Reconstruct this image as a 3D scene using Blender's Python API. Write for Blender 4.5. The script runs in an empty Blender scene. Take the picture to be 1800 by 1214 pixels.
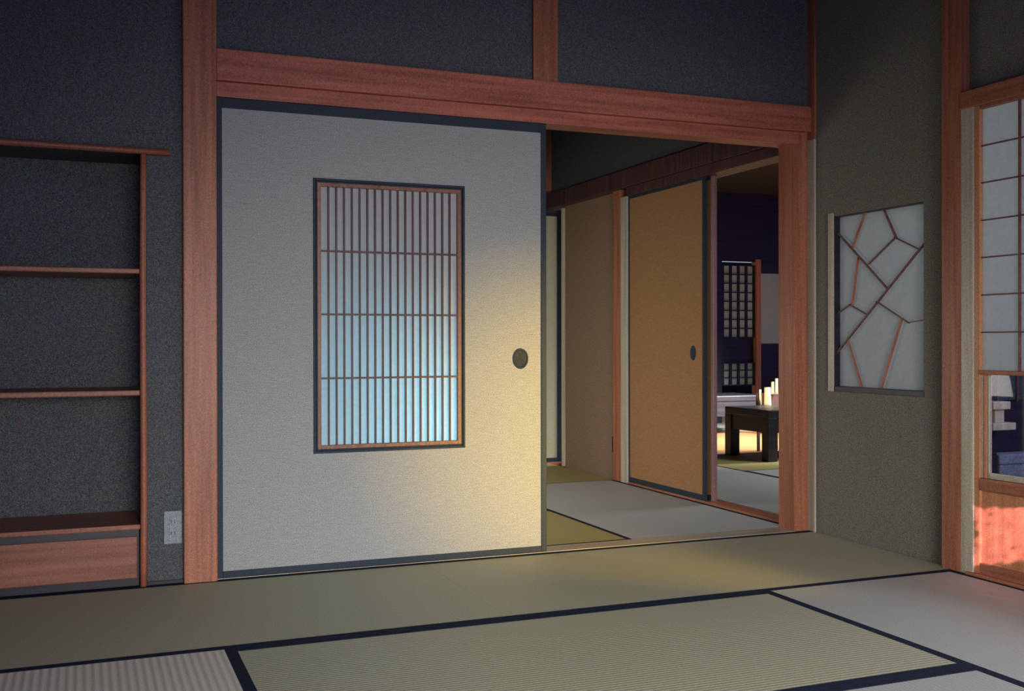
import bpy, bmesh, math, random
from mathutils import Matrix, Vector
random.seed(7)
scn = bpy.context.scene
COL = scn.collection

# ------------------------------------------------------------------ camera
H = 0.87
cam_d = bpy.data.cameras.new('camera')
cam = bpy.data.objects.new('camera', cam_d)
COL.objects.link(cam)
yaw, pit, rol = 0.384376, 0.0037067, -0.0017146
cy, sy, cp, sp, cr, sr = (math.cos(yaw), math.sin(yaw), math.cos(pit), math.sin(pit), math.cos(rol), math.sin(rol))
R = (Matrix(((cr, -sr, 0), (sr, cr, 0), (0, 0, 1))) @ Matrix(((1, 0, 0), (0, cp, -sp), (0, sp, cp)))
     @ Matrix(((cy, -sy, 0), (0, 0, -1), (sy, cy, 0))))
m = Matrix((R[0], -R[1], -R[2])).transposed().to_4x4()
m.translation = (0, 0, H)
cam.matrix_world = m
cam_d.sensor_width = 36
cam_d.lens = 1863.05 / 1800 * 36
cam_d.clip_start = 0.05
scn.camera = cam

# ------------------------------------------------------------------ view
vs = scn.view_settings
scn.display_settings.display_device = 'sRGB'
vs.view_transform = 'Standard'
vs.look = 'None'
vs.gamma = 1
vs.use_curve_mapping = False
vs.exposure = 0.0

# ------------------------------------------------------------------ world
world = bpy.data.worlds.new('world')
scn.world = world
world.use_nodes = True
bg = world.node_tree.nodes['Background']
bg.inputs[0].default_value = (0.24, 0.19, 0.80, 1)
bg.inputs[1].default_value = 0.66


# ------------------------------------------------------------------ lights
def aim(o, loc, target):
    o.location = loc
    o.rotation_euler = (Vector(target) - Vector(loc)).to_track_quat('-Z', 'Y').to_euler()


def area(name, loc, target, sx, sy_, power, color, spread=180):
    d = bpy.data.lights.new(name, 'AREA')
    d.shape = 'RECTANGLE'
    d.size, d.size_y, d.energy, d.color = sx, sy_, power, color
    d.spread = math.radians(spread)
    o = bpy.data.objects.new(name, d)
    COL.objects.link(o)
    aim(o, loc, target)
    return o


def spot(name, loc, target, deg, blend, power, color, radius=0.03, noise=None):
    d = bpy.data.lights.new(name, 'SPOT')
    d.spot_size, d.spot_blend, d.energy, d.color = math.radians(deg), blend, power, color
    d.shadow_soft_size = radius
    o = bpy.data.objects.new(name, d)
    COL.objects.link(o)
    aim(o, loc, target)
    if noise:                                   # noise gobo: dapples made in the lamp's own colour
        d.use_nodes = True
        nt = d.node_tree
        em = [n for n in nt.nodes if n.type == 'EMISSION'][0]
        tc = nt.nodes.new('ShaderNodeTexCoord')
        nz = nt.nodes.new('ShaderNodeTexNoise')
        nz.inputs['Scale'].default_value = noise
        nz.inputs['Detail'].default_value = 3
        rp = nt.nodes.new('ShaderNodeValToRGB')
        for e, (p_, c_) in zip((rp.color_ramp.elements[0], rp.color_ramp.elements[1], rp.color_ramp.elements.new(0.4), rp.color_ramp.elements.new(0.6)),
                               ((0.30, (0.15, 0.05, 0.07)), (0.56, (1.6, 4.4, 1.6)), (0.38, (0.90, 0.36, 0.62)), (0.505, (1.0, 0.44, 0.68)))):
            e.position = p_
            e.color = (*c_, 1)
        nt.links.new(tc.outputs['Normal'], nz.inputs['Vector'])
        nt.links.new(nz.outputs['Fac'], rp.inputs['Fac'])
        # rectangular mask added to shape the patch, edges roughened by the noise
        sp_ = nt.nodes.new('ShaderNodeSeparateXYZ')
        nt.links.new(tc.outputs['Normal'], sp_.inputs[0])
        fac = None
        for k_, half in ((0, 0.098), (1, 0.074)):
            dv = nt.nodes.new('ShaderNodeMath'); dv.operation = 'DIVIDE'
            nt.links.new(sp_.outputs[k_], dv.inputs[0]); nt.links.new(sp_.outputs[2], dv.inputs[1])
            ab = nt.nodes.new('ShaderNodeMath'); ab.operation = 'ABSOLUTE'
            nt.links.new(dv.outputs[0], ab.inputs[0])
            wb = nt.nodes.new('ShaderNodeMath'); wb.operation = 'MULTIPLY_ADD'
            nt.links.new(nz.outputs['Fac'], wb.inputs[0]); wb.inputs[1].default_value = -0.03
            nt.links.new(ab.outputs[0], wb.inputs[2])
            mr = nt.nodes.new('ShaderNodeMapRange')
            mr.inputs['From Min'].default_value = half - 0.035
            mr.inputs['From Max'].default_value = half - 0.029
            mr.inputs['To Min'].default_value = 1.0
            mr.inputs['To Max'].default_value = 0.0
            nt.links.new(wb.outputs[0], mr.inputs['Value'])
            if fac is None:
                fac = mr.outputs[0]
            else:
                mm = nt.nodes.new('ShaderNodeMath'); mm.operation = 'MULTIPLY'
                nt.links.new(fac, mm.inputs[0]); nt.links.new(mr.outputs[0], mm.inputs[1])
                fac = mm.outputs[0]
        nt.links.new(rp.outputs['Color'], em.inputs['Color'])
        nt.links.new(fac, em.inputs['Strength'])
    return o


# added key light standing in for daylight through an unseen opening on the right
area('key_light_right', (3.25, 0.9, 0.75), (0.9, 2.1, 0.45), 2.4, 1.0, 11, (0.95, 1.0, 0.95))
# broad low fill light added behind the camera, falling mostly on the lower half of the room
area('fill_behind_camera', (0.8, -1.6, 1.0), (1.7, 4.0, -0.65), 1.8, 0.8, 33, (1.0, 0.96, 0.90), 62)
# daylight outside the paper windows of the right wall
area('daylight_veranda', (4.15, 2.80, 1.36), (3.1, 2.95, 1.15), 1.6, 1.0, 17, (0.93, 1.0, 0.98))
# low warm sun reflected onto the right half of the big sliding door
spot('warm_sun_on_door', (2.92, 1.75, 0.34), (1.92, 4.0, 0.49), 38, 1.0, 400, (1.0, 0.60, 0.06), 0.04)
# dappled sun on the wooden panel of the snow-viewing screen
spot('dappled_sun_on_panel', (2.15, 1.55, 0.62), (3.06, 2.755, 0.200), 20, 0.05, 300, (1.0, 1.0, 1.0), 0.003, noise=55)
# the next room: cool light low behind the latticed door, and its own window light
spot('cool_light_behind_door', (1.50, 4.70, 0.42), (1.18, 4.05, 0.55), 84, 1.0, 75, (0.08, 0.66, 0.88), 0.05)
area('daylight_next_room', (0.9, 5.6, 0.8), (3.0, 5.2, 0.1), 1.2, 0.6, 9.5, (1.0, 0.93, 0.88), 130)
# the far room
area('daylight_far_room', (5.6, 5.2, 1.9), (4.4, 5.6, 0.0), 0.8, 0.8, 12, (0.95, 1.0, 1.0), 110)
area('fill_far_back_room', (7.0, 6.4, 1.9), (5.2, 7.9, 0.0), 0.8, 0.6, 130, (1.0, 0.98, 0.95), 70)  # area lamp added overhead to brighten the far floor


# ------------------------------------------------------------------ materials
MATS = {}


def nodes(name, rough=0.7, spec=0.3):
    mt = bpy.data.materials.new(name)
    mt.use_nodes = True
    nt = mt.node_tree
    b = nt.nodes['Principled BSDF']
    b.inputs['Roughness'].default_value = rough
    b.inputs['Specular IOR Level'].default_value = spec
    MATS[name] = mt
    return mt, nt, b


def N(nt, t, **kw):
    n = nt.nodes.new(t)
    for k, v in kw.items():
        if k in n.inputs:
            n.inputs[k].default_value = v
        else:
            setattr(n, k, v)
    return n


def coords(nt, scale):
    tc = N(nt, 'ShaderNodeTexCoord')
    mp = N(nt, 'ShaderNodeMapping')
    mp.inputs['Scale'].default_value = scale
    nt.links.new(tc.outputs['Object'], mp.inputs['Vector'])
    return mp.outputs['Vector']


def ramp(nt, fac, stops):
    r = N(nt, 'ShaderNodeValToRGB')
    cr_ = r.color_ramp
    while len(cr_.elements) < len(stops):
        cr_.elements.new(0.5)
    for e, (p, c) in zip(cr_.elements, stops):
        e.position = p
        e.color = (*c, 1)
    nt.links.new(fac, r.inputs['Fac'])
    return r.outputs['Color']


def bump(nt, b, h, strength, dist=0.002):
    bp = N(nt, 'ShaderNodeBump')
    bp.inputs['Strength'].default_value = strength
    bp.inputs['Distance'].default_value = dist
    nt.links.new(h, bp.inputs['Height'])
    nt.links.new(bp.outputs['Normal'], b.inputs['Normal'])


def grain(nt, col, amt, scale=420):
    """fine coloured specks in the base colour, imitating film grain"""
    n = N(nt, 'ShaderNodeTexNoise', Scale=1.0, Detail=1.0, Roughness=0.5)
    nt.links.new(coords(nt, (scale, scale, scale)), n.inputs['Vector'])
    ma = N(nt, 'ShaderNodeVectorMath', operation='MULTIPLY_ADD')
    nt.links.new(n.outputs['Color'], ma.inputs[0])
    ma.inputs[1].default_value = (amt,) * 3
    ma.inputs[2].default_value = (1 - amt / 2,) * 3
    mu = N(nt, 'ShaderNodeVectorMath', operation='MULTIPLY')
    nt.links.new(col, mu.inputs[0])
    nt.links.new(ma.outputs[0], mu.inputs[1])
    mx = N(nt, 'ShaderNodeVectorMath', operation='MAXIMUM')
    nt.links.new(mu.outputs[0], mx.inputs[0])
    mx.inputs[1].default_value = (0.004,) * 3
    mn = N(nt, 'ShaderNodeVectorMath', operation='MINIMUM')
    nt.links.new(mx.outputs[0], mn.inputs[0])
    mn.inputs[1].default_value = (0.9,) * 3
    return mn.outputs[0]


def wood(name, dark, light, axis, rough=0.45, spec=0.4):
    mt, nt, b = nodes(name, rough, spec)
    sc = [38, 38, 38]
    sc[axis] = 1.6
    v = coords(nt, sc)
    n1 = N(nt, 'ShaderNodeTexNoise', Scale=1.0, Detail=5.0, Roughness=0.6)
    nt.links.new(v, n1.inputs['Vector'])
    v2 = coords(nt, (170, 170, 170))
    n2 = N(nt, 'ShaderNodeTexNoise', Scale=1.0, Detail=2.0)
    nt.links.new(v2, n2.inputs['Vector'])
    mx = N(nt, 'ShaderNodeMath', operation='MULTIPLY_ADD')
    nt.links.new(n2.outputs['Fac'], mx.inputs[0])
    mx.inputs[1].default_value = 0.5
    mx2 = N(nt, 'ShaderNodeMath', operation='SUBTRACT')
    nt.links.new(n1.outputs['Fac'], mx2.inputs[0])
    mx2.inputs[1].default_value = 0.25
    nt.links.new(mx2.outputs[0], mx.inputs[2])
    c = ramp(nt, mx.outputs[0], [(0.3, dark), (0.7, light)])
    nt.links.new(grain(nt, c, 2.2), b.inputs['Base Color'])
    bump(nt, b, n1.outputs['Fac'], 0.25, 0.001)
    return mt


def speckled(name, stops, scale, rough=0.95, spec=0.1, bstr=0.4, gr=3.5):
    mt, nt, b = nodes(name, rough, spec)
    v = coords(nt, (scale, scale, scale))
    n1 = N(nt, 'ShaderNodeTexNoise', Scale=1.0, Detail=3.0, Roughness=0.75)
    nt.links.new(v, n1.inputs['Vector'])
    c = ramp(nt, n1.outputs['Fac'], stops)
    nt.links.new(grain(nt, c, gr), b.inputs['Base Color'])
    bump(nt, b, n1.outputs['Fac'], bstr, 0.002)
    return mt


WV = wood('red_wood_upright', (0.26, 0.085, 0.045), (0.49, 0.19, 0.10), 2)
WX = wood('red_wood_along', (0.30, 0.085, 0.052), (0.58, 0.19, 0.12), 0)
WY = wood('red_wood_deep', (0.26, 0.085, 0.045), (0.49, 0.19, 0.10), 1)
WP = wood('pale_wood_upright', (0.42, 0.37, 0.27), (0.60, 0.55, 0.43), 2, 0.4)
WPX = wood('pale_wood_along', (0.40, 0.34, 0.24), (0.58, 0.52, 0.40), 0, 0.4)
WO = wood('orange_wood_upright', (0.45, 0.19, 0.08), (0.68, 0.32, 0.15), 2, 0.4)
WOX = wood('orange_floorboards', (0.30, 0.14, 0.05), (0.50, 0.27, 0.10), 0, 0.35)
WMAUVE = wood('mauve_wood_upright', (0.22, 0.12, 0.12), (0.38, 0.24, 0.25), 2, 0.35)
WDARK = wood('dark_lattice_wood', (0.05, 0.022, 0.025), (0.13, 0.06, 0.06), 2)
WSH = wood('darker_shelf_wood', (0.18, 0.06, 0.035), (0.36, 0.14, 0.085), 0)  # darker version of the red wood, for the shelf
WFRAME = wood('dull_brown_frame_wood', (0.16, 0.07, 0.04), (0.32, 0.15, 0.09), 2)
WDARK2 = wood('brown_lattice_wood', (0.10, 0.04, 0.03), (0.24, 0.10, 0.08), 1)
BLACKX = wood('black_stained_wood', (0.012, 0.012, 0.02), (0.03, 0.028, 0.035), 0, 0.4)
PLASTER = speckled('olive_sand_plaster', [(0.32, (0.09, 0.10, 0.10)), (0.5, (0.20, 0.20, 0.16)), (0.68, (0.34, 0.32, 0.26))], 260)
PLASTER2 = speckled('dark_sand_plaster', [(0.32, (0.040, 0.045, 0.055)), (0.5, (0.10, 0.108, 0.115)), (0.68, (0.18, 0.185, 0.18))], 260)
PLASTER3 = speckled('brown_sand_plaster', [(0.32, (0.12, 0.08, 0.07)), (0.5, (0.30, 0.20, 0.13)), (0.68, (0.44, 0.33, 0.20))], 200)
CEIL = speckled('dark_board_ceiling', [(0.3, (0.02, 0.02, 0.02)), (0.7, (0.06, 0.05, 0.04))], 60)
STONE = speckled('garden_stone', [(0.3, (0.25, 0.24, 0.22)), (0.7, (0.55, 0.52, 0.45))], 30)
EARTH = speckled('garden_earth', [(0.3, (0.02, 0.025, 0.02)), (0.7, (0.07, 0.075, 0.06))], 30)
LEAF = speckled('garden_leaf', [(0.3, (0.02, 0.05, 0.05)), (0.7, (0.05, 0.10, 0.10))], 30)
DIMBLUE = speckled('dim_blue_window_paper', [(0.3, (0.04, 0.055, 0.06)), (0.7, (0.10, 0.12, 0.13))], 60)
BLUEGREY = speckled('pale_blue_grey_paint', [(0.3, (0.16, 0.22, 0.26)), (0.7, (0.30, 0.36, 0.40))], 60)
OUTLET = speckled('grey_outlet_plastic', [(0.3, (0.22, 0.27, 0.30)), (0.7, (0.32, 0.36, 0.38))], 90, 0.5, 0.3, 0.05)


def lacquer():
    mt, nt, b = nodes('blue_black_lacquer', 0.6, 0.25)
    v = coords(nt, (300, 300, 300))
    n1 = N(nt, 'ShaderNodeTexNoise', Scale=1.0, Detail=1.0)
    nt.links.new(v, n1.inputs['Vector'])
    nt.links.new(ramp(nt, n1.outputs['Fac'], [(0.3, (0.012, 0.02, 0.035)), (0.7, (0.04, 0.06, 0.08))]), b.inputs['Base Color'])
    return mt


LAC = lacquer()


def door_paper(name, base, fleck, rough=0.85):
    """sliding door paper: faint horizontal fibres and fine flecks"""
    mt, nt, b = nodes(name, rough, 0.15)
    v = coords(nt, (25, 25, 230))
    n1 = N(nt, 'ShaderNodeTexNoise', Scale=1.0, Detail=3.0)
    nt.links.new(v, n1.inputs['Vector'])
    v2 = coords(nt, (330, 330, 330))
    n2 = N(nt, 'ShaderNodeTexNoise', Scale=1.0, Detail=2.0, Roughness=0.7)
    nt.links.new(v2, n2.inputs['Vector'])
    c1 = ramp(nt, n2.outputs['Fac'], [(0.36, fleck), (0.60, base)])
    mx = N(nt, 'ShaderNodeMixRGB', blend_type='MULTIPLY')
    mx.inputs['Fac'].default_value = 1
    nt.links.new(c1, mx.inputs['Color1'])
    nt.links.new(ramp(nt, n1.outputs['Fac'], [(0.3, (0.86, 0.85, 0.83)), (0.7, (1, 1, 1))]), mx.inputs['Color2'])
    nt.links.new(mx.outputs['Color'], b.inputs['Base Color'])
    bump(nt, b, n1.outputs['Fac'], 0.15, 0.0006)
    return mt


PAPER_DOOR = door_paper('straw_flecked_paper', (0.48, 0.52, 0.52), (0.24, 0.24, 0.22))
PAPER_ORANGE = door_paper('ochre_paper', (0.46, 0.27, 0.11), (0.30, 0.15, 0.08))
PAPER_GREEN = door_paper('pale_green_paper', (0.60, 0.58, 0.42), (0.5, 0.47, 0.3))


def shoji_paper(name, col, trans):
    mt, nt, b = nodes(name, 0.9, 0.05)
    v = coords(nt, (60, 60, 60))
    n1 = N(nt, 'ShaderNodeTexNoise', Scale=1.0, Detail=4.0)
    nt.links.new(v, n1.inputs['Vector'])
    c = ramp(nt, n1.outputs['Fac'], [(0.3, tuple(x * 0.92 for x in col)), (0.7, col)])
    nt.links.new(c, b.inputs['Base Color'])
    tr = N(nt, 'ShaderNodeBsdfTranslucent')
    nt.links.new(c, tr.inputs['Color'])
    ms = N(nt, 'ShaderNodeMixShader')
    ms.inputs[0].default_value = trans
    nt.links.new(b.outputs[0], ms.inputs[1])
    nt.links.new(tr.outputs[0], ms.inputs[2])
    out = [n for n in nt.nodes if n.type == 'OUTPUT_MATERIAL'][0]
    nt.links.new(ms.outputs[0], out.inputs['Surface'])
    return mt


WASHI = shoji_paper('white_shoji_paper', (0.60, 0.63, 0.62), 0.5)
WASHI_B = shoji_paper('white_lattice_paper', (0.75, 0.78, 0.80), 0.55)


def tatami(name, axis, c0, c1, pitch=0.016, rib=0.25):
    """axis = the axis the ribs run along (0 = X, 1 = Y)"""
    mt, nt, b = nodes(name, 0.6, 0.35)
    tc = N(nt, 'ShaderNodeTexCoord')
    sx = N(nt, 'ShaderNodeSeparateXYZ')
    nt.links.new(tc.outputs['Object'], sx.inputs[0])
    across = sx.outputs[1 - axis]
    ml = N(nt, 'ShaderNodeMath', operation='MULTIPLY')
    ml.inputs[1].default_value = 2 * math.pi / pitch
    nt.links.new(across, ml.inputs[0])
    sn = N(nt, 'ShaderNodeMath', operation='SINE')
    nt.links.new(ml.outputs[0], sn.inputs[0])
    v = coords(nt, (200, 200, 200))
    n1 = N(nt, 'ShaderNodeTexNoise', Scale=1.0, Detail=3.0, Roughness=0.7)
    nt.links.new(v, n1.inputs['Vector'])
    ad = N(nt, 'ShaderNodeMath', operation='MULTIPLY_ADD')
    ad.inputs[1].default_value = 0.06
    nt.links.new(sn.outputs[0], ad.inputs[0])
    nt.links.new(n1.outputs['Fac'], ad.inputs[2])
    nt.links.new(ramp(nt, ad.outputs[0], [(0.32, c0), (0.68, c1)]), b.inputs['Base Color'])
    bump(nt, b, sn.outputs[0], rib, 0.0012)
    return mt


TAT_X = tatami('rush_mat_ribs_along', 0, (0.36, 0.36, 0.24), (0.57, 0.58, 0.42))
TAT_Y = tatami('rush_mat_ribs_deep', 1, (0.40, 0.42, 0.39), (0.56, 0.58, 0.55))  # greyer, paler colour holds the sheen of this weave direction
TAT_P = tatami('ribbed_rush_mat_sheen', 1, (0.60, 0.58, 0.48), (0.84, 0.82, 0.70), 0.021, 0.6)  # paleness stands in for the brighter sheen along these ribs
TAT_O = tatami('yellowed_rush_mat', 0, (0.34, 0.28, 0.10), (0.48, 0.42, 0.18))
BORDER = speckled('navy_cloth_border', [(0.3, (0.008, 0.012, 0.03)), (0.7, (0.03, 0.04, 0.07))], 240)
SUBFLOOR = speckled('dark_subfloor', [(0.3, (0.01, 0.01, 0.01)), (0.7, (0.03, 0.025, 0.02))], 40)

GLASS, _nt, _b = nodes('window_glass', 0.0, 0.5)
for n in list(_nt.nodes):
    if n.type == 'BSDF_PRINCIPLED':
        _nt.nodes.remove(n)
_out = [n for n in _nt.nodes if n.type == 'OUTPUT_MATERIAL'][0]
_t = N(_nt, 'ShaderNodeBsdfTransparent')
_g = N(_nt, 'ShaderNodeBsdfGlossy', Roughness=0.02)
_f = N(_nt, 'ShaderNodeFresnel', IOR=1.25)
_m = N(_nt, 'ShaderNodeMixShader')
_nt.links.new(_f.outputs[0], _m.inputs[0])
_nt.links.new(_t.outputs[0], _m.inputs[1])
_nt.links.new(_g.outputs[0], _m.inputs[2])
_nt.links.new(_m.outputs[0], _out.inputs['Surface'])


# ------------------------------------------------------------------ mesh helpers
def box(bm, x0, x1, y0, y1, z0, z1, bev=0.0):
    r = bmesh.ops.create_cube(bm, size=1)
    vs_ = r['verts']
    for v in vs_:
        v.co = Vector(((x0 + x1) / 2 + v.co.x * (x1 - x0), (y0 + y1) / 2 + v.co.y * (y1 - y0), (z0 + z1) / 2 + v.co.z * (z1 - z0)))
    if bev > 0:
        es = list({e for v in vs_ for e in v.link_edges})
        bmesh.ops.bevel(bm, geom=es, offset=bev, segments=2, affect='EDGES', profile=0.6)


def bar(bm, a, b, w, d, normal):
    """rectangular bar from a to b, w wide in the plane, d deep along normal"""
    a, b, n = Vector(a), Vector(b), Vector(normal).normalized()
    t = (b - a).normalized()
    s = t.cross(n).normalized()
    r = bmesh.ops.create_cube(bm, size=1)
    L = (b - a).length
    mid = (a + b) / 2
    for v in r['verts']:
        v.co = mid + t * v.co.x * L + s * v.co.y * w + n * v.co.z * d


def tube(bm, a, b, r0, r1=None, seg=16, wob=0.0, rings=1):
    a, b = Vector(a), Vector(b)
    r1 = r0 if r1 is None else r1
    t = (b - a).normalized()
    u = t.orthogonal().normalized()
    w = t.cross(u)
    prev = None
    for i in range(rings + 1):
        f = i / rings
        c = a.lerp(b, f)
        off = Vector((math.sin(f * 7.1) * wob, math.cos(f * 5.3) * wob, 0)) if wob else Vector()
        rr = r0 + (r1 - r0) * f
        ring = [bm.verts.new(c + off + u * math.cos(k / seg * math.tau) * rr + w * math.sin(k / seg * math.tau) * rr) for k in range(seg)]
        if prev:
            for k in range(seg):
                bm.faces.new((prev[k], prev[(k + 1) % seg], ring[(k + 1) % seg], ring[k]))
        else:
            bm.faces.new(list(reversed(ring)))
        prev = ring
    bm.faces.new(prev)


def lathe(bm, prof, seg=32, M=None):
    rings = []
    for r, z in prof:
        if r < 1e-6:
            rings.append([bm.verts.new((0, 0, z))])
        else:
            rings.append([bm.verts.new((r * math.cos(k / seg * math.tau), r * math.sin(k / seg * math.tau), z)) for k in range(seg)])
    for p, q in zip(rings, rings[1:]):
        for k in range(seg):
            l = (k + 1) % seg
            if len(p) == 1 and len(q) == 1:
                continue
            if len(p) == 1:
                bm.faces.new((p[0], q[l], q[k]))
            elif len(q) == 1:
                bm.faces.new((p[k], p[l], q[0]))
            else:
                bm.faces.new((p[k], p[l], q[l], q[k]))
    if M:
        bmesh.ops.transform(bm, matrix=M, verts=[v for r_ in rings for v in r_])


def obj(name, bm, mat, parent=None, smooth=False):
    bmesh.ops.recalc_face_normals(bm, faces=bm.faces)
    me = bpy.data.meshes.new(name)
    bm.to_mesh(me)
    bm.free()
    me.materials.append(mat)
    if smooth:
        for p in me.polygons:
            p.use_smooth = True
    o = bpy.data.objects.new(name, me)
    COL.objects.link(o)
    if parent:
        o.parent = parent
        if parent.parent is None:
            o.matrix_parent_inverse = Matrix.Translation(-Vector(parent.location))
    return o


def B(*boxes, bev=0.0):
    bm = bmesh.new()
    for b_ in boxes:
        box(bm, *b_, bev=bev)
    return bm


def struct(name, bm, mat):
    o = obj(name, bm, mat)
    o['kind'] = 'structure'
    return o


def thing(name, label, cat, loc, group=None, structure=False):
    o = bpy.data.objects.new(name, None)
    COL.objects.link(o)
    o.location = loc
    o.empty_display_size = 0.1
    if structure:
        o['kind'] = 'structure'
    else:
        o['label'] = label
        o['category'] = cat
    if group:
        o['group'] = group
    return o


YB = 4.01          # face of the back wall, towards the camera
# ------------------------------------------------------------------ setting
struct('floor', B((-2.2, 12.0, -2.2, 13.2, -0.16, -0.052)), SUBFLOOR)
struct('ceiling', B((-2.2, 3.3, -0.6, 4.2, 2.55, 2.65), (0.2, 10.2, 4.2, 12.2, 2.45, 2.55)), CEIL)
# wall of the back: left of the opening (with the shelf recess) and above it
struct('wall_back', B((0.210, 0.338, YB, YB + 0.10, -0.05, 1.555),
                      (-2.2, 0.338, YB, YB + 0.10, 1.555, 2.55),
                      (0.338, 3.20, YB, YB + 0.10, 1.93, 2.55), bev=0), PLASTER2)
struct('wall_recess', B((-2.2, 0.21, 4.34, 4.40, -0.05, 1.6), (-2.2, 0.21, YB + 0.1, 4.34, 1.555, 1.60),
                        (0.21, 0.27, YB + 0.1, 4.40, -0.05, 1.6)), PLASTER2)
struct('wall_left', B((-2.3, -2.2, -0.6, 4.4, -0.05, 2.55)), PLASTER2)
# right wall with the hole of the ice-crack window (Y 3.292..3.842, Z .668...1.424)
IY0, IY1, IZ0, IZ1 = 3.296, 3.842, 0.668, 1.424
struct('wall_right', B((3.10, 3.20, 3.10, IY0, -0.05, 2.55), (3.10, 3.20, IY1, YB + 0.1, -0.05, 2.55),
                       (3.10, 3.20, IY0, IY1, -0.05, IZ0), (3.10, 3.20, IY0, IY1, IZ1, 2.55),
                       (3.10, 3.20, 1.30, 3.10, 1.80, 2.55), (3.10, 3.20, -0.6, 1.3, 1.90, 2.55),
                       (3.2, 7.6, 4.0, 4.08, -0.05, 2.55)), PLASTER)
# next room
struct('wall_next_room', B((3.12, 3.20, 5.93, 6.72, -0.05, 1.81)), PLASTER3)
struct('wall_next_room_top', B((3.12, 3.20, 4.11, 6.95, 1.812, 2.5)), PLASTER2)  # darker plaster puts the upper wall's shade into its colour
struct('wall_next_room_back', B((0.2, 3.09, 6.99, 7.09, 1.80, 2.5), (3.09, 3.20, 6.99, 7.09, 1.80, 2.5),
                                (0.2, 1.4, 6.99, 7.09, -0.05, 1.80)), PLASTER3)
struct('wall_next_room_left', B((0.2, 0.3, 4.4, 7.0, -0.05, 2.5)), PLASTER3)

# posts and beams
struct('trim_1', B((0.334, 0.452, YB - 0.035, YB + 0.085, -0.002, 2.55), bev=0.004), WV)      # left post
struct('trim_2', B((0.4525, 3.0875, YB - 0.030, YB + 0.0, 1.825, 1.940), bev=0.004), WX)        # nageshi
struct('trim_3', B((0.452, 3.034, YB - 0.012, YB + 0.10, 1.768, 1.824), bev=0.003), WX)      # kamoi
struct('trim_4', B((1.712, 1.822, YB - 0.018, YB, 1.94, 2.55), bev=0.003), WV)               # strut above
struct('trim_5', B((3.012, 3.088, YB - 0.002, YB + 0.115, -0.002, 1.83), bev=0.003), WV)     # right post
struct('trim_6', B((3.088, 3.099, YB - 0.05, YB + 0.1, -0.002, 1.79), bev=0.002), WP)        # corner strip, window sheen put into its pale colour
struct('trim_7', B((0.452, 3.012, YB - 0.012, YB + 0.10, -0.050, 0.003), bev=0.002), WPX)    # sill
struct('trim_8', B((3.088, 3.10, YB - 0.05, YB + 0.1, 1.79, 2.55), bev=0.002), WV)
# big pillar by the snow-viewing screen
struct('trim_9', B((3.055, 3.16, 3.060, 3.155, -0.002, 2.55), bev=0.004), WV)
struct('trim_10', B((3.055, 3.14, 2.999, 3.0598, -0.002, 1.80), bev=0.005), WP)              # jamb, paled to stand for reflected window light
struct('trim_11', B((3.050, 3.16, 0.5, 3.06, 1.735, 1.80), bev=0.003), WY)                    # head of the screen
struct('trim_12', B((3.045, 3.16, 0.5, 3.03, -0.05, 0.012), bev=0.003), WY)                   # its sill
struct('trim_13', B((3.095, 3.14, -0.6, 1.25, -0.05, 0.35), bev=0.003), WY)
# next room timbers on its right side
struct('trim_14', B((3.085, 3.175, 5.835, 5.935, -0.002, 1.81), bev=0.003), WV)
struct('trim_15', B((3.085, 3.175, 5.745, 5.834, -0.002, 1.76), bev=0.003), WP)  # post face paled; its window-light gleam is in the colour
struct('trim_16', B((3.080, 3.200, 4.125, 5.745, 1.755, 1.81), bev=0.003), WDARK)  # dark wood colour stands in for shade on the upper beam
struct('trim_17', B((3.070, 3.1195, 4.125, 6.94, 1.812, 1.92), bev=0.003), WDARK)  # beam's shade painted in as dark wood
struct('trim_18', B((3.085, 3.200, 4.125, 5.745, -0.05, 0.012), bev=0.003), WY)
struct('trim_19', B((0.3, 3.19, 6.945, 7.0, 1.792, 1.94), bev=0.003), WDARK)
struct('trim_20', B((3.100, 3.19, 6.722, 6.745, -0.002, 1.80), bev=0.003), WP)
struct('trim_21', B((3.075, 3.185, 6.955, 6.99, 1.95, 2.45), bev=0.003), WV)
struct('trim_22', B((0.3, 3.2, 6.951, 7.05, -0.05, 0.004), bev=0.003), WX)

# ------------------------------------------------------------------ tatami mats
def mat_tatami(x0, x1, y0, y1, axis, label, borders, name='tatami_mat', bw=0.032, cover=None):
    """borders: 'x' = borders on the long edges that run along X, 'y' = along Y"""
    t = thing(name, label, 'floor mat', ((x0 + x1) / 2, (y0 + y1) / 2, -0.05), 'tatami mats on the floor')
    g = 0.0003
    x0 += g; x1 -= g; y0 += g; y1 -= g
    if borders == 'x':
        obj('rush_cover', B((x0, x1, y0 + bw, y1 - bw, -0.05, 0.0), bev=0.0006), cover or (TAT_X if axis == 0 else TAT_Y), t)
        for a, b_ in ((y0, y0 + bw), (y1 - bw, y1)):
            obj('border', B((x0, x1, a, b_, -0.05, 0.001), bev=0.0006), BORDER, t)
    else:
        obj('rush_cover', B((x0 + bw, x1 - bw, y0, y1, -0.05, 0.0), bev=0.0006), cover or (TAT_X if axis == 0 else TAT_Y), t)
        for a, b_ in ((x0, x0 + bw), (x1 - bw, x1)):
            obj('border', B((a, b_, y0, y1, -0.05, 0.001), bev=0.0006), BORDER, t)
    return t


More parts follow.
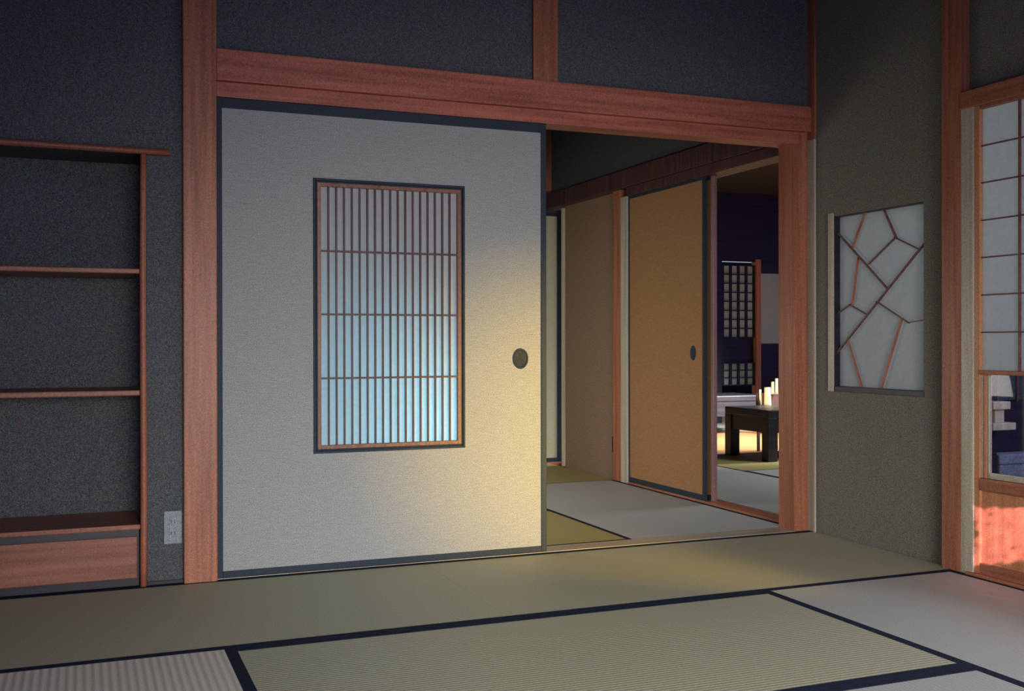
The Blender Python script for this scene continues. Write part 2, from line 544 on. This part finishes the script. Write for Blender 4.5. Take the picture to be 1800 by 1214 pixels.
YR1 = 3.085
mat_tatami(1.24, 3.09, YR1, YB - 0.012, 0, 'straw tatami mat just in front of the open doorway, reaching the right wall', 'x')
mat_tatami(-0.62, 1.24, YR1, YB - 0.012, 0, 'brownish tatami mat in front of the wide post and the big door', 'x')
mat_tatami(-2.2, -0.62, YR1, YB - 0.012, 0, 'tatami mat at the far left in front of the shelf recess', 'x')
mat_tatami(0.40, 2.185, 2.165, YR1, 0, 'large straw tatami mat lying lengthways in the middle foreground', 'x')
mat_tatami(2.185, 3.06, 1.25, YR1, 1, 'pale grey tatami mat lying along the snow-viewing screen on the right', 'y')
mat_tatami(-0.50, 0.40, 1.25, YR1, 1, 'pale ribbed tatami mat in the bottom left corner of the room view', 'y', cover=TAT_P)
mat_tatami(-2.2, -0.50, 1.25, YR1, 1, 'tatami mat left of the pale ribbed corner mat', 'y')
mat_tatami(0.40, 2.185, 1.25, 2.165, 1, 'pale tatami mat of which only a sliver shows at the bottom edge', 'x')
mat_tatami(-2.2, 3.06, -0.6, 1.25, 0, 'tatami mat under the camera', 'x')
# next room
mat_tatami(2.215, 3.085, YB + 0.102, 5.93, 1, 'pale tatami mat in the next room, running along the ochre sliding door', 'y', bw=0.022)
mat_tatami(0.4, 2.215, YB + 0.102, 5.0, 0, 'yellowish tatami mat just behind the doorway sill, beside the big door', 'x', bw=0.022, cover=TAT_O)
mat_tatami(0.4, 2.215, 5.0, 5.93, 0, 'tatami mat in the next room hidden behind the big door', 'x', bw=0.022)
mat_tatami(1.3, 3.085, 5.93, 6.95, 0, 'yellowish tatami mat at the back of the next room', 'x', bw=0.006, cover=TAT_O)
mat_tatami(0.4, 1.3, 5.93, 6.95, 0, 'tatami mat in the back left corner of the next room', 'x', bw=0.006)
# far room
mat_tatami(3.2, 4.11, 4.10, 5.95, 1, 'pale tatami mat just past the threshold of the far room', 'y', bw=0.02)
mat_tatami(3.2, 4.11, 5.95, 7.0, 1, 'tatami mat at the back left of the far room', 'y', bw=0.02)
mat_tatami(4.11, 5.0, 4.10, 6.0, 1, 'tatami mat in the far room in front of the black table leg', 'y', bw=0.02)
mat_tatami(4.11, 5.9, 6.0, 6.92, 0, 'yellow tatami mat in the far room under the low black table', 'x', bw=0.008, cover=TAT_O)
mat_tatami(5.0, 6.8, 4.10, 6.0, 0, 'tatami mat in the right part of the far room', 'x', bw=0.02)


# ------------------------------------------------------------------ sliding doors
def ring(bm, x0, x1, z0, z1, w, y0, y1, bev=0.002):
    box(bm, x0, x0 + w, y0, y1, z0, z1, bev)
    box(bm, x1 - w, x1, y0, y1, z0, z1, bev)
    box(bm, x0 + w, x1 - w, y0, y1, z0, z0 + w, bev)
    box(bm, x0 + w, x1 - w, y0, y1, z1 - w, z1, bev)


# the big door: X .455 .. 1.772, Z .004 .. 1.766
d1 = thing('door_1', '', '', (1.11, 4.03, 0.004), structure=True)
DX0, DX1, DZ0, DZ1 = 0.4535, 1.772, 0.004, 1.767
fy0, fy1 = 4.000, 4.030
for nm, bx in (('door_stile', (DX0, DX0 + 0.020, fy0, fy1, DZ0, DZ1)), ('door_stile', (DX1 - 0.023, DX1, fy0, fy1, DZ0, DZ1)),
               ('door_rail', (DX0 + 0.020, DX1 - 0.023, fy0, fy1, DZ0, DZ0 + 0.024)),
               ('door_rail', (DX0 + 0.020, DX1 - 0.023, fy0, fy1, DZ1 - 0.038, DZ1))):
    obj(nm, B(bx, bev=0.0025), LAC, d1)
WX0, WX1, WZ0, WZ1 = 0.808, 1.416, 0.446, 1.491
bm = bmesh.new()
py0, py1 = 4.006, 4.026
box(bm, DX0 + 0.020, WX0, py0, py1, DZ0 + 0.024, DZ1 - 0.038)
box(bm, WX1, DX1 - 0.023, py0, py1, DZ0 + 0.024, DZ1 - 0.038)
box(bm, WX0, WX1, py0, py1, DZ0 + 0.024, WZ0)
box(bm, WX0, WX1, py0, py1, WZ1, DZ1 - 0.038)
obj('door_panel', bm, PAPER_DOOR, d1)
bm = bmesh.new()
ring(bm, WX0, WX1, WZ0, WZ1, 0.009, 3.999, 4.028)
ring(bm, WX0 + 0.011, WX1 - 0.011, WZ0 + 0.011, WZ1 - 0.011, 0.005, 4.001, 4.028)
box(bm, WX0 + 0.008, WX0 + 0.012, 4.008, 4.028, WZ0 + .008, WZ1 - .008)
box(bm, WX1 - 0.012, WX1 - 0.008, 4.008, 4.028, WZ0 + .008, WZ1 - .008)
box(bm, WX0 + 0.008, WX1 - .008, 4.008, 4.028, WZ0 + .008, WZ0 + .012)
box(bm, WX0 + 0.008, WX1 - .008, 4.008, 4.028, WZ1 - .012, WZ1 - .008)
obj('window_surround', bm, LAC, d1)
IX0, IX1, JZ0, JZ1 = WX0 + 0.016, WX1 - 0.016, WZ0 + 0.016, WZ1 - 0.016
bm = bmesh.new()
ring(bm, IX0, IX1, JZ0, JZ1, 0.014, 4.002, 4.026, 0.001)
fr = obj('lattice_frame', bm, WFRAME, d1)
gx0, gx1, gz0, gz1 = IX0 + 0.014, IX1 - 0.014, JZ0 + 0.014, JZ1 - 0.014
nb = 18
for k in range(1, nb):
    x = gx0 + (gx1 - gx0) * k / nb
    obj('lattice_bar', B((x - 0.0032, x + 0.0032, 4.008, 4.019, gz0, gz1), bev=0.0006), WDARK, d1)
for z in (0.731, 0.975, 1.216):
    obj('lattice_crossbar', B((gx0, gx1, 4.004, 4.016, z - 0.0035, z + 0.0035), bev=0.0006), WDARK, d1)
obj('lattice_paper', B((gx0 - 0.004, gx1 + 0.004, 4.0195, 4.0202, gz0 - 0.004, gz1 + 0.004)), WASHI_B, d1)


def pull(parent, cx, cz, y, rx, rz, xface=False):
    """oval recessed finger pull: metal rim and dish"""
    prof = [(1.0, 0.0), (1.0, 0.0035), (0.93, 0.0045), (0.84, 0.004), (0.80, 0.001)]
    bm = bmesh.new()
    lathe(bm, [(r, h) for r, h in prof], 40)
    if xface:
        M = Matrix(((0, 0, -1, y), (rx, 0, 0, cx), (0, rz, 0, cz), (0, 0, 0, 1)))
    else:
        M = Matrix(((rx, 0, 0, cx), (0, 0, -1, y), (0, rz, 0, cz), (0, 0, 0, 1)))
    bmesh.ops.transform(bm, matrix=M, verts=bm.verts)
    h = obj('finger_pull', bm, LAC, parent, True)
    bm = bmesh.new()
    lathe(bm, [(0.80, 0.0018), (0.6, 0.0010), (0.0, 0.0006)], 40)
    bmesh.ops.transform(bm, matrix=M, verts=bm.verts)
    p = obj('pull_dish', bm, PULL, h, True)
    p.matrix_parent_inverse = h.matrix_parent_inverse.copy().inverted() @ h.matrix_parent_inverse
    return h


PULL = speckled('shaded_pull_metal', [(0.3, (0.03, 0.036, 0.045)), (0.7, (0.055, 0.065, 0.08))], 100, 0.7, 0.1, 0.02)  # dark tone puts the shade of a deeper recess into the dish
pull(d1, 1.657, 0.800, 4.006, 0.034, 0.042)

# ochre sliding door of the next room, with a second one stacked behind it
d2 = thing('door_2', '', '', (3.10, 5.32, 0.012), structure=True)
def side_door(t, x, y0, y1, z0, z1, paper, w=0.02, stile=LAC):
    for bx in ((x, x + 0.022, y0, y0 + w, z0, z1), (x, x + 0.022, y1 - w, y1, z0, z1)):
        obj('door_stile', B(bx, bev=0.002), stile, t)
    for bx in ((x, x + 0.022, y0 + w, y1 - w, z0, z0 + 0.030), (x, x + 0.022, y0 + w, y1 - w, z1 - 0.018, z1)):
        obj('door_rail', B(bx, bev=0.002), LAC, t)
    obj('door_panel', B((x + 0.004, x + 0.018, y0 + w, y1 - w, z0 + 0.030, z1 - 0.018)), paper, t)
side_door(d2, 3.091, 4.895, 5.744, 0.012, 1.756, PAPER_ORANGE, 0.014)
pull(d2, 5.005, 0.806, 3.095, 0.026, 0.040, True)
d3 = thing('door_3', '', '', (3.13, 5.3, 0.012), structure=True)
side_door(d3, 3.125, 4.850, 5.70, 0.012, 1.756, PAPER_ORANGE, 0.026, WMAUVE)
# pale green door at the back of the next room
d4 = thing('door_4', '', '', (2.6, 6.97, 0.004), structure=True)
for bx in ((3.166, 3.196, 6.955, 6.98, 0.004, 1.79), (2.17, 2.19, 6.955, 6.98, 0.004, 1.79)):
    obj('door_stile', B(bx, bev=0.002), LAC, d4)
for bx in ((2.19, 3.166, 6.955, 6.98, 0.004, 0.034), (2.19, 3.166, 6.955, 6.98, 1.77, 1.79)):
    obj('door_rail', B(bx, bev=0.002), LAC, d4)
obj('door_panel', B((2.19, 3.166, 6.960, 6.976, 0.034, 1.77)), PAPER_GREEN, d4)
d5 = thing('door_5', '', '', (1.8, 7.0, 0.004), structure=True)
for bx in ((1.40, 1.42, 6.983, 7.005, 0.004, 1.79), (2.21, 2.23, 6.983, 7.005, 0.004, 1.79)):
    obj('door_stile', B(bx, bev=0.002), LAC, d5)
obj('door_panel', B((1.42, 2.21, 6.986, 7.0, 0.004, 1.79)), PAPER_GREEN, d5)

# ------------------------------------------------------------------ ice-crack window
w1 = thing('window_1', '', '', (3.1, 3.57, IZ0), structure=True)
XI = 3.120
obj('window_frame', B((3.088, 3.17, IY1 - 0.004, IY1 + 0.024, IZ0 - 0.022, IZ1 + 0.015), bev=0.002), WP, w1)
obj('window_frame', B((3.105, 3.17, IY0 - 0.002, IY1 - 0.004, IZ1 - 0.004, IZ1 + 0.008), bev=0.001), BLACKX, w1)
obj('window_frame', B((3.098, 3.165, IY0 - 0.004, IY1 - 0.004, IZ0 - 0.022, IZ0 + 0.002), bev=0.002), BLACKX, w1)
obj('window_frame', B((3.100, 3.165, IY1 - 0.009, IY1 - 0.004, IZ0, IZ1), bev=0.001), BLACKX, w1)
SEG = [((3.657, 1.425), (3.739, 1.277), 8), ((3.847, 1.364), (3.515, 1.086), 8), ((3.543, 1.421), (3.470, 1.295), 8),
       ((3.470, 1.298), (3.633, 1.198), 6), ((3.482, 1.300), (3.339, 1.237), 6), ((3.300, 1.265), (3.842, 0.814), 8),
       ((3.702, 1.235), (3.741, 1.024), 6), ((3.844, 0.987), (3.746, 1.032), 6), ((3.755, 1.028), (3.646, 0.982), 5),
       ((3.585, 1.038), (3.393, 0.942), 5), ((3.400, 0.945), (3.300, 0.955), 5), ((3.432, 0.965), (3.556, 0.668), 8),
       ((3.770, 0.876), (3.678, 0.669), 5)]
for k, (a, b_, w) in enumerate(SEG):
    bm = bmesh.new()
    ya, za = a; yb, zb = b_
    bar(bm, (XI - 0.004 * (k % 2), ya, za), (XI - 0.004 * (k % 2), yb, zb), w * 0.68 / 1000, 0.010, (1, 0, 0))
    obj('lattice_bar', bm, WV if k in (0, 6, 11, 12) else WDARK2, w1)
obj('window_paper', B((3.129, 3.130, IY0 - 0.0, IY1 - 0.0, IZ0, IZ1)), WASHI, w1)

# ------------------------------------------------------------------ snow-viewing screen (papered top, glass below, wooden foot)
def yukimi(idx, y0, y1, x):
    t = thing('window_%d' % idx, '', '', (x + 0.015, (y0 + y1) / 2, 0.012), structure=True)
    xa, xb = x, x + 0.028
    z0, z1 = 0.012, 1.736
    sw = 0.026
    # stiles
    obj('stile', B((xa, xb, y1 - sw, y1, z0, z1), bev=0.003), WO, t)
    obj('stile', B((xa, xb, y0, y0 + sw, z0, z1), bev=0.003), WO, t)
    obj('rail', B((xa, xb, y0 + sw, y1 - sw, z1 - 0.014, z1), bev=0.002), WY, t)
    obj('rail', B((xa - 0.004, xb, y0 + sw - 0.002, y1 - sw + 0.002, 0.746, 0.762), bev=0.003), WY, t)
    obj('rail', B((xa - 0.004, xb, y0 + sw - 0.002, y1 - sw + 0.002, 0.318, 0.366), bev=0.008), WY, t)
    obj('rail', B((xa, xb, y0 + sw, y1 - sw, z0, 0.052), bev=0.002), WY, t)
    obj('foot_board', B((xa + 0.012, xb - 0.004, y0 + sw, y1 - sw, 0.052, 0.318)), WO, t)
    ya, yb = y0 + sw, y1 - sw
    # paper part
    obj('screen_paper', B((xa + 0.017, xa + 0.018, ya, yb, 0.762, z1 - 0.014)), WASHI, t)
    for z in (0.901, 1.038, 1.176, 1.313, 1.451, 1.587):
        obj('muntin', B((xa + 0.008, xa + 0.016, ya, yb, z - 0.0025, z + 0.0025), bev=0.0006), WDARK2, t)
    y = yb - 0.172
    while y > ya + 0.05:
        obj('muntin', B((xa + 0.006, xa + 0.016, y - 0.003, y + 0.003, 0.762, z1 - 0.014), bev=0.0006), WDARK2, t)
        y -= 0.195
    # glass part with its inner stile
    obj('inner_stile', B((xa + 0.006, xb - 0.004, yb - 0.012, yb, 0.366, 0.746), bev=0.002), WP, t)
    obj('inner_stile', B((xa + 0.004, xb - 0.004, yb - 0.026, yb - 0.014, 0.366, 0.746), bev=0.002), WO, t)
    obj('inner_stile', B((xa + 0.010, xb - 0.004, yb - 0.036, yb - 0.026, 0.366, 0.746), bev=0.002), WP, t)
    obj('glass_pane', B((xa + 0.014, xa + 0.017, ya, yb - 0.036, 0.366, 0.746)), GLASS, t)
    obj('inner_rail', B((xa + 0.008, xb - 0.004, ya, yb - 0.036, 0.366, 0.386), bev=0.002), WP, t)
    return t
yukimi(2, 2.13, 3.0, 3.060)
yukimi(3, 1.28, 2.16, 3.094)

# ------------------------------------------------------------------ shelf recess on the left
sh = thing('recessed_shelf', 'thin reddish wooden shelf frame built into the dark wall recess on the left', 'shelf', (0.0, 4.02, 0.0))
bm = bmesh.new(); tube(bm, (0.197, 3.990, 0.0), (0.199, 3.990, 1.54), 0.0125, 0.0105, 16, 0.0012, 10)
obj('post', bm, WV, sh, True)
bm = bmesh.new(); tube(bm, (-2.0, 3.985, 1.556), (0.288, 3.985, 1.549), 0.011, 0.012, 16, 0, 10)
obj('top_rail', bm, WSH, sh, True)
for z, th in ((1.122, 0.018), (0.690, 0.020), (0.214, 0.018)):
    obj('shelf_board', B((-2.0, 0.186, 3.985, 4.33, z - th / 2, z + th / 2), bev=0.004), WSH, sh)
obj('base_board', B((-2.0, 0.176, 4.000, 4.02, 0.030, 0.178), bev=0.003), WSH, sh)
obj('base_rail', B((-2.0, 0.184, 4.008, 4.03, 0.0, 0.205), bev=0.002), BLACKX, sh)
struct('baseboard_left', B((0.212, 0.333, YB - 0.010, YB, -0.002, 0.012)), BLACKX)


# ------------------------------------------------------------------ outlets
def outlet(name, label, cx, cz, face, w=0.066, h=0.118, xface=False, mat=OUTLET):
    t = thing(name, label, 'outlet', (cx, face, cz) if not xface else (face, cx, cz), None)
    bm = bmesh.new()
    def bx(bm, a0, a1, d0, d1, z0, z1, bev=0):
        if xface: box(bm, face - d1, face - d0, a0, a1, z0, z1, bev)
        else: box(bm, a0, a1, face - d1, face - d0, z0, z1, bev)
    bx(bm, cx - w / 2, cx + w / 2, 0.0, 0.007, cz - h / 2, cz + h / 2, 0.002)
    obj('cover_plate', bm, mat, t)
    bm = bmesh.new(); bx(bm, cx - 0.013, cx + 0.013, 0.007, 0.010, cz - 0.04, cz + 0.04, 0.001)
    obj('socket_insert', bm, mat, t)
    for s in (-0.020, 0.020):
        bm = bmesh.new()
        for q in (-0.006, 0.006):
            bx(bm, cx + q - 0.001, cx + q + 0.001, 0.0095, 0.0104, cz + s - 0.006, cz + s + 0.006)
        obj('socket_slot', bm, BLACKX, t)
    return t
outlet('wall_outlet', 'grey wall outlet plate low on the dark wall beside the wide brown post', 0.298, 0.202, YB, 0.062)
outlet('wall_outlet', 'small brown wall outlet low on the wall of the next room, left of the post', 5.980, 0.215, 3.12, 0.05, 0.10, True, BLACKX)

# ------------------------------------------------------------------ far room: floor, wall, lattice, furniture
struct('floor_far_room', B((3.2, 9.6, 6.94, 7.72, -0.05, 0.0), (3.2, 9.6, 7.73, 8.9, -0.05, -0.004), bev=0.002), WOX)
struct('floor_far_room_back', B((3.2, 11.0, 8.92, 12.5, -0.05, 0.0)), STONE)
YF = 9.6
struct('wall_far_room', B((3.2, 6.29, YF, YF + 0.1, 0, 2.5), (6.29, 7.10, YF, YF + 0.1, 1.72, 2.5), (7.10, 9.5, YF, YF + 0.1, 1.9, 2.5),
                          (6.29, 6.715, YF + 0.03, YF + 0.1, 0.637, 0.905), (6.77, 7.10, YF, YF + 0.1, 0.35, 0.84),
                          (7.15, 9.5, YF, YF + 0.1, 0.0, 0.60), (3.2, 3.3, 7.0, 9.6, 0, 2.5)), BLACKX)
struct('trim_23', B((6.706, 6.765, YF - 0.03, YF + 0.06, 0.0, 1.75), bev=0.004), WO)
w4 = thing('window_4', '', '', (6.5, YF, 0.39), structure=True)
def lattice(z0, z1, rows):
    obj('window_paper', B((6.305, 6.70, YF + 0.03, YF + 0.032, z0, z1)), WASHI, w4)
    for k in range(0, 5):
        x = 6.305 + (6.70 - 6.305) * k / 4
        obj('lattice_bar', B((x - 0.012, x + 0.012, YF, YF + 0.025, z0, z1)), BLACKX, w4)
    for k in range(rows + 1):
        z = z0 + (z1 - z0) * k / rows
        obj('lattice_crossbar', B((6.305, 6.70, YF + 0.005, YF + 0.025, z - 0.006, z + 0.006)), BLACKX, w4)
lattice(0.91, 1.68, 8)
lattice(0.40, 0.637, 3)
w5 = thing('window_5', '', '', (6.93, YF, 0.84), structure=True)
obj('window_paper', B((6.772, 7.085, YF - 0.01, YF - 0.008, 0.845, 1.60)), WASHI, w5)
obj('window_frame', B((7.085, 7.11, YF - 0.02, YF + 0.01, 0.80, 1.64), bev=0.002), BLACKX, w5)
obj('window_frame', B((6.772, 7.085, YF - 0.02, YF + 0.01, 1.60, 1.72), bev=0.002), BLACKX, w5)
struct('wall_far_outside', B((3.2, 9.5, 11.0, 11.1, 0, 2.5)), BLACKX)
area('daylight_behind_far_lattice', (6.8, 10.7, 1.1), (6.6, 9.6, 0.9), 1.2, 1.2, 7, (0.9, 1.0, 0.95), 180)


def low_table(name, label, x0, x1, y0, y1, top, th, leg, apron):
    t = thing(name, label, 'table', ((x0 + x1) / 2, (y0 + y1) / 2, 0))
    obj('tabletop', B((x0, x1, y0, y1, top - th, top), bev=0.006), BLACKX if name == 'low_table' else BLACKX, t)
    i = 0.0
    obj('apron', B((x0 + leg, x1 - leg, y0 + 0.01, y0 + 0.03, top - th - apron, top - th), (x0 + leg, x1 - leg, y1 - 0.03, y1 - 0.01, top - th - apron, top - th),
                   (x0 + 0.01, x0 + 0.03, y0 + leg, y1 - leg, top - th - apron, top - th), (x1 - 0.03, x1 - 0.01, y0 + leg, y1 - leg, top - th - apron, top - th)), BLACKX, t)
    for sx_ in (x0, x1 - leg):
        for sy_ in (y0, y1 - leg):
            obj('leg', B((sx_, sx_ + leg, sy_, sy_ + leg, 0.0015, top - th), bev=0.004), BLACKX, t)
    return t
low_table('low_table', 'low black square-legged table standing at the right edge of the far room doorway', 4.555, 5.7, 6.36, 6.915, 0.372, 0.055, 0.080, 0.11)
low_table('long_table', 'long dark table with thin legs further back beneath the latticed window', 5.1, 6.0, 8.4, 8.95, 0.36, 0.05, 0.05, 0.14)

# slats made up to stand for bright light streaks beside the orange post
st = thing('light_streak_slats', 'added pale upright slats standing in for streaks of light above the black table', 'screen', (5.0, 7.0, 0.0))
for k, (px, z0, z1, w) in enumerate(((4.937, 0.35, 0.49, 0.022), (5.005, 0.335, 0.505, 0.062), (5.055, 0.45, 0.548, 0.026), (5.092, 0.45, 0.574, 0.026), (5.132, 0.455, 0.585, 0.026))):
    bm = bmesh.new()
    tube(bm, (px, 7.0, z0), (px, 7.0, z1), w / 2, w / 2 * 0.8, 14, 0, 4)
    obj('slat', bm, WP, st, True)
obj('screen_rail', B((4.93, 5.15, 7.034, 7.048, 0.33, 0.46), bev=0.003), WDARK, st)
for px in (4.95, 5.12):
    obj('screen_foot', B((px - 0.012, px + 0.012, 7.034, 7.048, 0.0, 0.33), bev=0.003), WDARK, st)
spot('warm_spot_on_slats', (4.74, 6.50, 0.66), (5.04, 7.0, 0.47), 26, 0.4, 40, (1.0, 0.82, 0.45), 0.01)  # added spot that brightens the slats

# ------------------------------------------------------------------ veranda and garden seen through the glass
struct('floor_veranda', B((3.2, 4.35, 0.4, 4.0, -0.05, 0.0), bev=0.002), WOX)
struct('ground_garden', B((4.35, 9.0, 0.4, 4.0, -0.25, -0.2)), EARTH)
struct('trim_24', B((4.065, 4.120, 3.895, 3.984, 0, 2.4), bev=0.004), BLACKX)
struct('wall_veranda_boards', B((4.10, 6.5, 3.985, 3.999, 0, 2.4)), BLACKX)
w6 = thing('window_6', '', '', (4.5, 3.97, 0.575), structure=True)
obj('window_paper', B((4.205, 4.9, 3.972, 3.974, 0.575, 1.3)), DIMBLUE, w6)
for x in (4.20, 4.33, 4.46):
    obj('muntin', B((x - 0.006, x + 0.006, 3.962, 3.972, 0.565, 1.3), bev=0.001), WDARK2, w6)
bb = thing('storage_box', 'pale blue-grey low box standing outside beyond the glass pane', 'box', (4.5, 3.87, 0.0))
obj('box_body', B((4.140, 4.95, 3.895, 3.982, 0.0, 0.265), bev=0.006), BLUEGREY, bb)
obj('box_lid', B((4.133, 4.96, 3.890, 3.983, 0.265, 0.315), bev=0.008), BLUEGREY, bb)
bs = thing('hanging_shelf', 'beige two-step wooden shelf bracket on the dark post beyond the glass', 'shelf', (4.16, 3.86, 0.45))
obj('shelf_board', B((4.03, 4.140, 3.83, 3.893, 0.540, 0.578), bev=0.004), WP, bs)
obj('shelf_bracket', B((4.05, 4.110, 3.84, 3.893, 0.475, 0.540), bev=0.004), WPX, bs)
obj('shelf_board', B((4.03, 4.175, 3.83, 3.893, 0.440, 0.475), bev=0.004), WP, bs)
